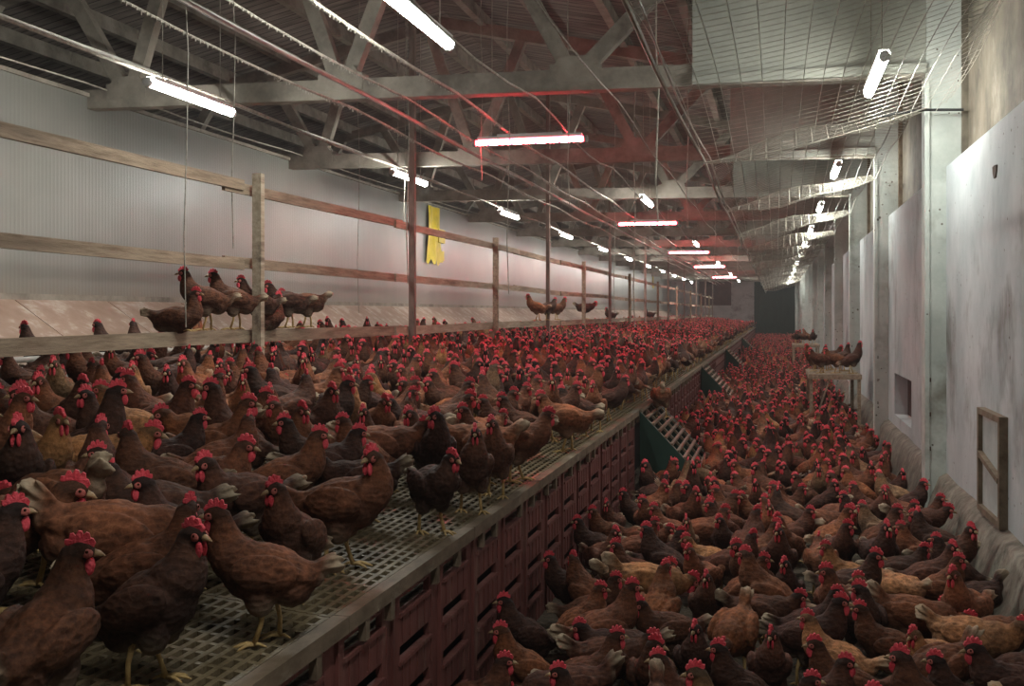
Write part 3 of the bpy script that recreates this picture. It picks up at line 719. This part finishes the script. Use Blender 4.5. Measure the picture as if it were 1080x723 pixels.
def build_pose(name, lod):
    pitch, head, hyaw, hpitch, hip, tl, sit = POSES[name]; tl *= .75
    S, Hd, f, up, Rp, H = hen_spine(pitch, head, hyaw, hpitch, hip)
    b = MB(); loft(b, S, 18)
    # fluffy rear, thighs, wings, tail
    b.ell(H+Rp@Vector((-.085, 0, -.028)), (.068, .060, .055), Rp); b.ell(H+Rp@Vector((-.125, 0, .016)), (.055, .036, .042), Rp@Matrix.Rotation(.35, 3, 'Y'))
    for s in (-1, 1):
        if not sit: b.ell(H+Rp@Vector((-.012, s*.042, -.065)), (.044, .034, .056), Matrix.Rotation(.2, 3, 'Y'))
        Rw = Rp@Matrix.Rotation(s*.16, 3, 'Z')@Matrix.Rotation(.12, 3, 'Y')
        b.ell(H+Rp@Vector((-.012, s*.070, .012)), (.098, .023, .053), Rw, 14, 9)
        b.ell(H+Rp@Vector((-.095, s*.045, .018)), (.062, .013, .023), Rp@Matrix.Rotation(s*.3, 3, 'Z')@Matrix.Rotation(-.1, 3, 'Y'))
    tail_parts(b, Rp, H, tl)
    me = remeshed(b, .0055 if lod == 0 else .011, 3 if lod == 0 else 1)
    co, fs = np_mesh(me); bpy.data.meshes.remove(me)
    # ruffle of feathers
    nrm = co-np.array(H); nrm /= np.linalg.norm(nrm, axis=1)[:, None]+1e-6
    amp = np.array([noise.noise(Vector((c[0]*28, c[1]*45, c[2]*45))) for c in co]); amp2 = np.array([noise.noise(Vector((c[0]*75, c[1]*110, c[2]*110))) for c in co])
    reg = region_cols(co, S, H, Rp)
    inb = np.clip(1-(np.linalg.norm(co-np.array(Hd), axis=1) < .05), 0, 1)
    co = co+nrm*(amp*.0022+amp2*.0024)[:, None]*inb[:, None]
    bb = MB(); bb.v = [tuple(c) for c in co]; bb.f = fs; bb.m = [0]*len(fs)
    nb = len(bb.v)
    if not sit:
        for s in (-1, 1): leg_geo(bb, (H.x-.02+.012*s, s*.036, hip-.085), (-.012+.03*s, s*.042, 0), 1, yaw=.15*s)
    else:
        for s in (-1, 1): leg_geo(bb, (H.x+.03, s*.03, .02), (H.x+.05, s*.035, 0), 1)
    me = bb.mesh('hen_'+name, [M['hen'], M['shank']], True)
    ca = me.color_attributes.new('region', 'FLOAT_COLOR', 'POINT')
    full = np.zeros((len(bb.v), 4), np.float32); full[:nb] = reg; ca.data.foreach_set('color', full.ravel())
    parts = {}
    c = MB(); comb_geo(c, Hd, f, up, .90, .12); parts['comb'] = c.mesh('comb', M['comb'])
    c = MB(); wattle_geo(c, Hd, f, up, 1.1); parts['wattles'] = c.mesh('wattles', [M['comb'], M['face']], True)
    c = MB(); c.tube([Hd+f*.026-up*.003, Hd+f*.037-up*.004, Hd+f*.05-up*.009], [.0095, .0065, .001], 8); parts['beak'] = c.mesh('beak', M['beak'], True)
    c = MB(); side = f.cross(up)
    for s in (-1, 1):
        c = MB(); c.ell(Hd+f*.011+up*.003+side*s*.0222, (.0036, .0022, .0036), Matrix((f, side, up)).transposed(), 6, 5); parts['eye%d' % s] = c.mesh('eye', M['eye'], True)
    HEN[name, lod] = (me, parts)
for p_ in PN:
    build_pose(p_, 0); build_pose(p_, 1)

# merged low meshes for the small and the uncountable ones
def low_hen(name, tiny):
    pitch, head, hyaw, hpitch, hip, tl, sit = POSES[name]
    S, Hd, f, up, Rp, H = hen_spine(pitch, head, hyaw, hpitch, hip)
    b = MB(); SS = [S[i] for i in ((0, 2, 4, 6, 8, 10, 12, 14, 16) if tiny else range(len(S)))]
    loft(b, SS, 6 if tiny else 10)
    b.ell(H+Rp@Vector((-.085, 0, -.028)), (.068, .060, .055), Rp, 5, 4)
    for s in (-1, 1):
        b.ell(H+Rp@Vector((-.03, s*.068, .012)), (.10, .022, .05), Rp@Matrix.Rotation(s*.16, 3, 'Z'), 6, 4)
    tail_parts(b, Rp, H, tl, 3 if tiny else 5, 1)
    nb = len(b.v); co = np.array([list(v) for v in b.v]); reg = region_cols(co, S, H, Rp)
    if not sit:
        for s in (-1, 1): leg_geo(b, (-.02, s*.036, hip-.085), (-.012+.02*s, s*.042, 0), 3, 1)
    comb_geo(b, Hd, f, up, .68 if tiny else .85, .1, .0055, mi=1)
    if not tiny: wattle_geo(b, Hd, f, up, 1.2, 1)
    else:
        Rm = Matrix((f, f.cross(up), up)).transposed(); b.ell(Hd+f*.015-up*.028, (.013, .013, .019), Rm, 5, 4, 1); b.ell(Hd+f*.015, (.013, .024, .013), Rm, 5, 4, 2)
    V = np.array([list(v) for v in b.v], np.float32); full = np.zeros((len(V), 4), np.float32); full[:nb] = reg
    return V, b.f, b.m, full
TONES = {'blackish': (.038,.018,.014), 'dark': (.066,.028,.018), 'chestnut': (.105,.043,.025), 'russet': (.145,.058,.030), 'golden': (.25,.13,.065), 'greyish': (.14,.088,.056)}
TN = list(TONES); TW = [.27, .30, .22, .11, .05, .05]
birds = []        # accepted: dict(x,y,z,rz,pose,tone,scale,where)
grid = {}
def feet_pts(x, y, rz): return [(x+math.cos(rz)*d, y+math.sin(rz)*d) for d in (-.085, .075)]
def free(x, y, rz, sep):
    for (px, py) in feet_pts(x, y, rz):
        gx, gy = int(px//.25), int(py//.25)
        for i in (-1, 0, 1):
            for j in (-1, 0, 1):
                for (qx, qy) in grid.get((gx+i, gy+j), ()):
                    if (qx-px)**2+(qy-py)**2 < sep*sep: return False
    return True
def put(x, y, z, rz, pose, tone, sc, where, spec=''):
    for p in feet_pts(x, y, rz): grid.setdefault((int(p[0]//.25), int(p[1]//.25)), []).append(p)
    birds.append(dict(x=x, y=y, z=z, rz=rz, pose=pose, tone=tone, sc=sc, where=where, spec=spec))
def img2world(u, img_deg):
    cx, cy, _ = ray(u, 400); return math.radians(img_deg)+math.atan2(cy, cx)-PI/2
POSEH = {n: POSES[n][1][2]+.05 for n in PN}
T6 = {'k': 'blackish', 'd': 'dark', 'c': 'chestnut', 'r': 'russet', 'g': 'golden', 'y': 'greyish'}
def manual(lst, where):
    for u, v, h, deg, pose, tone in lst:
        sc = max(.86, min(1.13, h/POSEH[pose])); h = sc*POSEH[pose]; cx, cy, cz = ray(u, v)
        if where == 'deck': t = (.933-.366*0-h)/((v-330)/F-.1*cx) if True else 0; t = (EYE-.567-h)/((v-330)/F-.1*cx)
        else: t = (EYE-h)/((v-330)/F)
        x, y = cx*t, cy*t
        rz = img2world(u, deg); hx, hy, _ = POSES[pose][1]
        x -= sc*(math.cos(rz)*hx*.8-math.sin(rz)*hy); y -= sc*(math.sin(rz)*hx*.8+math.cos(rz)*hy)
        if where == 'deck': x = min(x, -1.2); z = deck_z(x)
        else: x = max(-1.0, min(x, .9)); z = 0
        if not free(x, y, rz, .10) : continue
        put(x, y, z, rz, pose, T6[tone], sc, where)
manual([ # comb u, v, height, heading in view, pose, tone
 (385,468,.405,-15,'back','c'),(474,472,.335,-60,'relaxed','k'),(293,498,.36,235,'upright','d'),(436,462,.36,200,'alert','d'),(452,452,.36,270,'upright','k'),(197,546,.37,-22,'upright','k'),(80,560,.37,60,'right','d'),
 (-22,600,.36,165,'alert','c'),(120,473,.37,185,'relaxed','k'),(158,490,.35,190,'alert','k'),(190,519,.36,0,'left','c'),(224,470,.36,205,'relaxed','d'),
 (95,402,.43,195,'stretch','k'),(112,396,.41,178,'alert','g'),(139,386,.42,185,'upright','c'),(228,388,.42,0,'stretch','c'),(26,400,.41,190,'alert','d'),
 (20,408,.41,-30,'alert','r'),(8,560,.36,150,'relaxed','d'),(5,520,.38,20,'alert','k'),(60,500,.36,0,'lean','c'),(14,500,.37,120,'low','c'),(60,430,.40,300,'alert','g'),(275,408,.39,0,'alert','c'),(268,378,.42,180,'alert','k'),(305,431,.37,190,'alert','k'),
 (331,448,.38,-5,'alert','c'),(258,449,.35,170,'relaxed','d'),(326,430,.37,180,'alert','c'),(365,431,.37,185,'upright','c'),(385,424,.35,250,'alert','d'),(410,418,.37,220,'alert','d'),
 (436,424,.36,215,'relaxed','d'),(406,444,.39,180,'upright','c'),(507,446,.38,280,'upright','d'),(532,437,.38,260,'upright','c'),(549,450,.35,0,'relaxed','c'),(492,421,.36,200,'alert','c'),
 (512,413,.36,190,'upright','d'),(375,385,.37,200,'alert','k'),(393,383,.36,250,'upright','k'),(417,377,.38,200,'upright','d'),(438,373,.39,10,'upright','c'),(420,357,.39,190,'alert','k'),
 (477,368,.38,190,'upright','c'),(518,363,.39,10,'upright','d'),(535,387,.37,260,'alert','k'),(460,386,.37,180,'alert','d'),(455,395,.35,200,'relaxed','d'),(492,400,.37,350,'alert','r'),
 (432,407,.36,10,'alert','d'),(415,412,.35,190,'relaxed','k'),(533,410,.37,190,'alert','d'),(553,403,.37,0,'upright','c'),(565,395,.38,10,'upright','c'),(578,408,.37,180,'relaxed','r'),
 (593,417,.35,270,'upright','d'),(588,431,.37,0,'relaxed','c'),(595,450,.36,5,'relaxed','k'),(618,395,.36,250,'alert','c'),(605,390,.38,190,'upright','c'),(627,415,.37,185,'upright','c'),
 (653,403,.36,260,'upright','r'),(648,418,.35,10,'relaxed','r'),(662,397,.38,5,'alert','c'),(683,398,.36,5,'alert','k'),
 (275,588,.22,-15,'low','r'),(236,520,.36,170,'alert','c'),(205,545,.30,5,'low','r'),(150,445,.34,0,'lean','g'),(170,470,.33,-5,'low','g'),
 (95,520,.34,185,'lean','d'),(40,480,.38,200,'alert','k'),(350,415,.36,180,'alert','d'),(205,430,.36,20,'alert','k'),(180,420,.34,190,'lean','r'),
 (470,432,.34,180,'lean','r'),(440,440,.34,0,'lean','c'),(345,470,.28,175,'lean','k'),
], 'deck')
manual([
 (507,620,.37,200,'upright','k'),(532,652,.37,195,'upright','r'),(468,679,.36,0,'alert','d'),(583,579,.36,205,'alert','k'),(608,541,.35,200,'alert','k'),(606,522,.35,250,'alert','d'),
 (628,531,.35,200,'alert','c'),(653,566,.35,190,'alert','d'),(668,563,.35,0,'upright','d'),(645,600,.36,5,'alert','d'),(630,610,.36,10,'upright','c'),(595,695,.36,190,'alert','k'),
 (655,695,.35,180,'alert','r'),(680,626,.34,200,'relaxed','d'),(700,681,.37,190,'alert','d'),(693,528,.35,190,'alert','c'),(687,543,.35,10,'alert','c'),(660,513,.35,200,'alert','k'),
 (713,505,.35,0,'alert','d'),(715,553,.35,5,'alert','k'),(757,510,.35,190,'upright','c'),(753,522,.34,200,'alert','d'),(785,516,.35,195,'alert','c'),(823,506,.35,250,'alert','c'),
 (843,508,.35,10,'alert','d'),(760,540,.36,240,'upright','k'),(790,538,.35,10,'alert','d'),(852,531,.36,0,'upright','d'),(892,516,.36,200,'upright','k'),(937,510,.35,180,'alert','c'),
 (902,506,.34,190,'upright','d'),(978,503,.37,0,'upright','k'),(1015,519,.37,-5,'alert','d'),(962,525,.35,10,'upright','d'),(973,535,.35,190,'alert','d'),(995,531,.35,20,'upright','k'),
 (953,547,.36,190,'upright','r'),(912,526,.36,175,'upright','y'),(875,568,.35,190,'alert','g'),(803,580,.36,10,'upright','c'),(828,584,.34,260,'upright','k'),(783,572,.33,120,'alert','c'),
 (967,569,.37,10,'alert','c'),(1008,580,.37,0,'upright','c'),(1017,561,.37,180,'upright','k'),(910,600,.36,200,'alert','g'),(878,614,.34,5,'alert','k'),(850,598,.34,300,'relaxed','k'),
 (745,598,.36,270,'upright','d'),(742,614,.36,190,'upright','c'),(810,605,.38,265,'upright','r'),(836,618,.30,5,'lean','d'),(912,631,.35,185,'alert','d'),(857,641,.35,165,'alert','g'),
 (865,667,.35,190,'alert','d'),(888,685,.36,5,'upright','d'),(977,640,.37,270,'upright','c'),(991,683,.36,195,'upright','k'),(1035,671,.36,180,'relaxed','k'),(1070,645,.33,-10,'lean','g'),
 (850,703,.36,10,'alert','d'),(812,697,.35,185,'relaxed','g'),(762,671,.36,190,'upright','k'),(813,656,.36,275,'upright','d'),(733,650,.36,270,'upright','k'),(928,716,.36,200,'alert','k'),
 (728,560,.33,190,'relaxed','g'),(720,600,.30,20,'low','g'),(700,585,.32,0,'lean','y'),(560,650,.28,0,'lean','g'),(620,650,.30,170,'lean','k'),(960,690,.26,170,'low','y'),(1010,640,.25,10,'low','r'),
 (760,700,.30,190,'lean','g'),(680,660,.30,10,'lean','d'),
], 'floor')
# perched birds on the lower rail, on the tables and on the ramp
def perch(u, deg, pose, tone, h, spec, x=-3.4, z=1.392, dx=0, sc=None):
    cx, cy, _ = ray(u, 340); t = x/cx; rz = img2world(u, deg)
    birds.append(dict(x=x+dx, y=cy*t, z=z, rz=rz, pose=pose, tone=T6[tone], sc=h/POSEH[pose], where='perch', spec=spec))
perch(187, -8, 'sit', 'd', .27, 'sitting hunched on the lower rail, leftmost of the perched group, facing right')
perch(216, 185, 'alert', 'd', .40, 'standing on the lower rail just behind the hunched sitter, facing left')
perch(246, 178, 'alert', 'd', .40, 'standing on the lower rail left of the first post, white tail feathers showing')
perch(272, 200, 'alert', 'k', .37, 'standing on the lower rail half hidden behind the first post')
perch(284, 60, 'sit', 'd', .27, 'sitting low on the lower rail just right of the first post')
perch(303, 182, 'relaxed', 'k', .35, 'standing on the lower rail, foremost right of the first post, facing left')
perch(322, 176, 'lean', 'd', .30, 'standing on the lower rail at the right end of the perched group')
perch(566, 182, 'alert', 'r', .40, 'standing on the lower rail by the second tall pole, facing left')
perch(574, 30, 'relaxed', 'k', .36, 'on the lower rail at the second tall pole, facing right, lower one', dx=.05)
perch(588, 10, 'alert', 'c', .38, 'on the lower rail behind the second tall pole, facing right, head highest')
perch(617, 5, 'lean', 'k', .34, 'alone on the lower rail, leaning forward to the right')
perch(644, 200, 'sit', 'k', .24, 'sitting alone as a small dark lump on the far lower rail')
perch(685, 190, 'sit', 'k', .27, 'hunched alone on the lower rail beside a far tall pole')
for (x, y, deg, pose, tone, h, spec) in ((.93, 13.7, 10, 'stretch', 'k', .42, 'standing tall at the right corner of the nearer perch table'), (.86, 14.3, 60, 'alert', 'k', .38, 'at the back of the nearer perch table beside the wall'),
        (.74, 13.75, 175, 'relaxed', 'c', .33, 'in the front middle of the nearer perch table'), (.62, 14.3, 80, 'upright', 'd', .35, 'in the back middle of the nearer perch table'),
        (.55, 13.7, 190, 'relaxed', 'd', .33, 'at the front left corner of the nearer perch table'), (.48, 14.15, 200, 'upright', 'c', .37, 'at the left edge of the nearer perch table'), (.72, 14.6, 10, 'relaxed', 'd', .34, 'at the far edge of the nearer perch table')):
    birds.append(dict(x=x, y=y, z=.742, rz=math.radians(deg)-TH*.3, pose=pose, tone=T6[tone], sc=h/POSEH[pose], where='table', spec=spec))
for q in range(7): birds.append(dict(x=.5+.13*(q % 4), y=26.2+.5*(q//4)+.1*(q % 3), z=.742, rz=random.uniform(0, 6), pose=random.choice(PN[:6]), tone=TN[q % 3], sc=.95, where='stuff', spec=''))
birds.append(dict(x=-1.0, y=9.45, z=.56, rz=math.radians(100), pose='low', tone='russet', sc=1.0, where='ramp', spec='stepping onto the top of the nearest ramp, rump toward the viewer'))
for q in range(15):     # rows at the nest fronts
    u = random.uniform(0, 520) if q > 8 else [43, 120, 140, 30, 372, 395, 300, 460, 350][q]
    cx, cy, _ = ray(u, 345); t = -4.75/cx; x = -4.75+random.uniform(-.12, .12); rz = random.uniform(0, 6.28)
    if free(x, cy*t, rz, .15): put(x, cy*t, deck_z(x), rz, 'alert', random.choice(TN[:4]), random.uniform(.95, 1.05), 'nest')
# fill the rest by dart throwing
def fill(x0, x1, y0, y1, zf, where, sep, tries):
    for _ in range(tries):
        x = random.uniform(x0, x1); y = random.uniform(y0, y1)
        u, v, d = proj(x, y, zf(x)+.2)
        if not (-120 < u < 1200): continue
        r = random.random()
        deg = random.gauss(-15, 45) if r < .3 else (random.gauss(195, 45) if r < .6 else (random.gauss(270, 40) if r < .88 else random.gauss(90, 40))); rz = img2world(u, deg)
        s = sep*(1+.1*random.random())
        if where == 'floor' and any(rr-.1 < y < rr+1.3 and x < -.55 for rr in RAMPS): continue
        if where == 'floor' and x > .35 and any(a < y < c for a, c in ((13.45, 14.8), (25.9, 27.6))) and random.random() < .5: continue
        if not free(x, y, rz, s): continue
        if where == 'floor' and y < 6 and x < -.75 and random.random() < .8: continue
        pose = random.choices(PN, [.22,.1,.1,.08,.04,.34,.08,.05 if y < 9 else .01,.0,.06])[0]
        put(x, y, zf(x), rz, pose, random.choices(TN, TW)[0], random.uniform(.86, 1.02), where)
fill(-4.1, -1.6, 2.6, 4, deck_z, 'deck', .125, 2500)
fill(-4.1, -1.24, 4, 9, deck_z, 'deck', .135, 14000)
fill(-.93, .90, 2.9, 10, lambda x: 0, 'floor', .132, 20000)
fill(-4.15, -1.22, 9, 25, deck_z, 'deck', .13, 30000)
fill(-4.3, -1.22, 25, 60, deck_z, 'deck', .16, 40000)
fill(-1.0, .88, 10, 25, lambda x: 0, 'floor', .12, 26000)
fill(-1.0, .88, 25, 60, lambda x: 0, 'floor', .155, 26000)

def in_view(bd):
    u, v, d = proj(bd['x'], bd['y'], bd['z']+.22); r = .25*F/max(d, .3)
    bd['u'], bd['v'], bd['d'] = u, v, d
    return d > .9 and -r*.6 < u < 1080+r*.6 and -r < v < 723+r*.75
seen = [bd for bd in birds if in_view(bd)]
special = [bd for bd in seen if bd['spec']]
rest = sorted([bd for bd in seen if not bd['spec'] and bd['where'] != 'stuff'], key=lambda q: q['d'])
single = special+rest[:300-len(special)]
sid = set(id(q) for q in single); mass = [q for q in seen if id(q) not in sid]
print('hens in view', len(seen), 'single', len(single), 'reach', rest[299-len(special)]['d'])

# labels that single each hen out
POSEW = {'alert': 'head up', 'left': 'head turned', 'right': 'head turned', 'relaxed': 'neck hunched', 'back': 'looking back', 'upright': 'bolt upright', 'stretch': 'neck stretched',
         'low': 'head lowered', 'sit': 'sitting', 'lean': 'leaning forward'}
def facing(bd):
    rel = math.degrees(bd['rz']-math.atan2(bd['y'], bd['x'])+PI/2) % 360
    return 'facing right' if rel < 50 or rel > 310 else 'facing away' if rel < 130 else 'facing left' if rel < 230 else 'facing viewer'
def place(bd):
    x, y, w = bd['x'], bd['y'], bd['where']
    if w == 'nest': return 'before the nest boxes'
    if w == 'deck':
        row = 'at platform edge' if x > -1.55 else 'mid platform' if x > -2.6 else 'near rail fence' if x > -3.4 else 'behind rail fence'
        return row+', '+('nearest camera' if y < 3.2 else 'before first post' if y < 5.2 else 'level with first post' if y < 6.6 else 'past first post')
    row = 'by crate wall' if x < -.55 else 'mid aisle' if x < .35 else 'along right wall'
    return row+', '+('at front' if y < 4.6 else 'before framed hatch' if y < 5.9 else 'beside framed hatch' if y < 7.2 else 'near first pillar' if y < 9 else 'past first pillar')
groups = {}
for bd in single:
    if bd['spec']: bd['label'] = bd['tone']+' hen '+bd['spec']; continue
    bd['label'] = '%s hen %s, %s, %s' % (bd['tone'], POSEW[bd['pose']], facing(bd), place(bd)); groups.setdefault(bd['label'], []).append(bd)
for lab, g in groups.items():
    if len(g) > 1:
        g.sort(key=lambda q: q['u'])
        for i, bd in enumerate(g): bd['label'] = ordn(i)+' from left: '+lab
GROUPN = {'deck': 'hens crowding the slatted platform', 'floor': 'hens crowding the litter aisle', 'perch': 'hens perched on the lower rail', 'table': 'hens on the perch table', 'nest': 'hens before the nest boxes', 'ramp': 'hens on the ramp'}
for bd in sorted(single, key=lambda q: q['d']):
    lod = 0 if bd['d'] < 4.6 else 1
    me, parts = HEN[bd['pose'], lod]
    o = bpy.data.objects.new('hen', me); COL.objects.link(o)
    o.location = (bd['x'], bd['y'], bd['z']); o.rotation_euler = (0, 0, bd['rz']); o.scale = (bd['sc'],)*3
    c = TONES[bd['tone']]; j = random.uniform(.85, 1.2); o.color = (c[0]*j, c[1]*j, c[2]*j*random.uniform(.9, 1.1), 1)
    tag(o, bd['label'], 'hen', GROUPN[bd['where']])
    for pn in ('comb', 'wattles', 'beak', 'eye1', 'eye-1')[:5 if bd['d'] < 5.5 else 3]:
        q = bpy.data.objects.new(pn if pn[:3] != 'eye' else 'eye', parts[pn]); COL.objects.link(q); q.parent = o
# the far flock, far too many to single out
LOWS = {(n, t): low_hen(n, t) for n in PN for t in (0, 1)}
VV, LI, LT, MI, RG, TI = [], [], [], [], [], []; off = 0
for bd in mass:
    V, Fs, Ms, reg = LOWS[bd['pose'], 0 if bd['d'] < 15 else 1]
    c, s = math.cos(bd['rz']), math.sin(bd['rz']); k_ = bd['sc']
    P = np.stack([(V[:, 0]*c-V[:, 1]*s)*k_+bd['x'], (V[:, 0]*s+V[:, 1]*c)*k_+bd['y'], V[:, 2]*k_+bd['z']], 1)
    VV.append(P); RG.append(reg); tc_ = np.array(TONES[bd['tone']])*random.uniform(.8, 1.25)
    TI.append(np.tile(np.array([*tc_, 1], np.float32), (len(V), 1)))
    for f_ in Fs: LT.append(len(f_)); LI.extend([i+off for i in f_])
    MI.extend(Ms); off += len(V)
VV = np.concatenate(VV).astype(np.float32); me = bpy.data.meshes.new('flock')
me.vertices.add(len(VV)); me.vertices.foreach_set('co', VV.ravel()); me.loops.add(len(LI)); me.loops.foreach_set('vertex_index', LI)
LT = np.array(LT); me.polygons.add(len(LT)); me.polygons.foreach_set('loop_start', np.concatenate([[0], np.cumsum(LT)[:-1]])); me.polygons.foreach_set('loop_total', LT)
for m_ in ('flock', 'comb', 'face', 'shank'): me.materials.append(M[m_])
me.polygons.foreach_set('material_index', MI); me.polygons.foreach_set('use_smooth', [True]*len(LT))
me.update(calc_edges=True); me.validate()
for nm_, arr in (('region', np.concatenate(RG)), ('tint', np.concatenate(TI))):
    ca = me.color_attributes.new(nm_, 'FLOAT_COLOR', 'POINT'); ca.data.foreach_set('color', arr.astype(np.float32).ravel())
fo = bpy.data.objects.new('hen_flock', me); COL.objects.link(fo)
tag(fo, 'dense flock of brown hens filling the far platform and aisle to the end wall', 'hens', kind='stuff')
print('flock faces', len(LT), 'birds', len(mass))
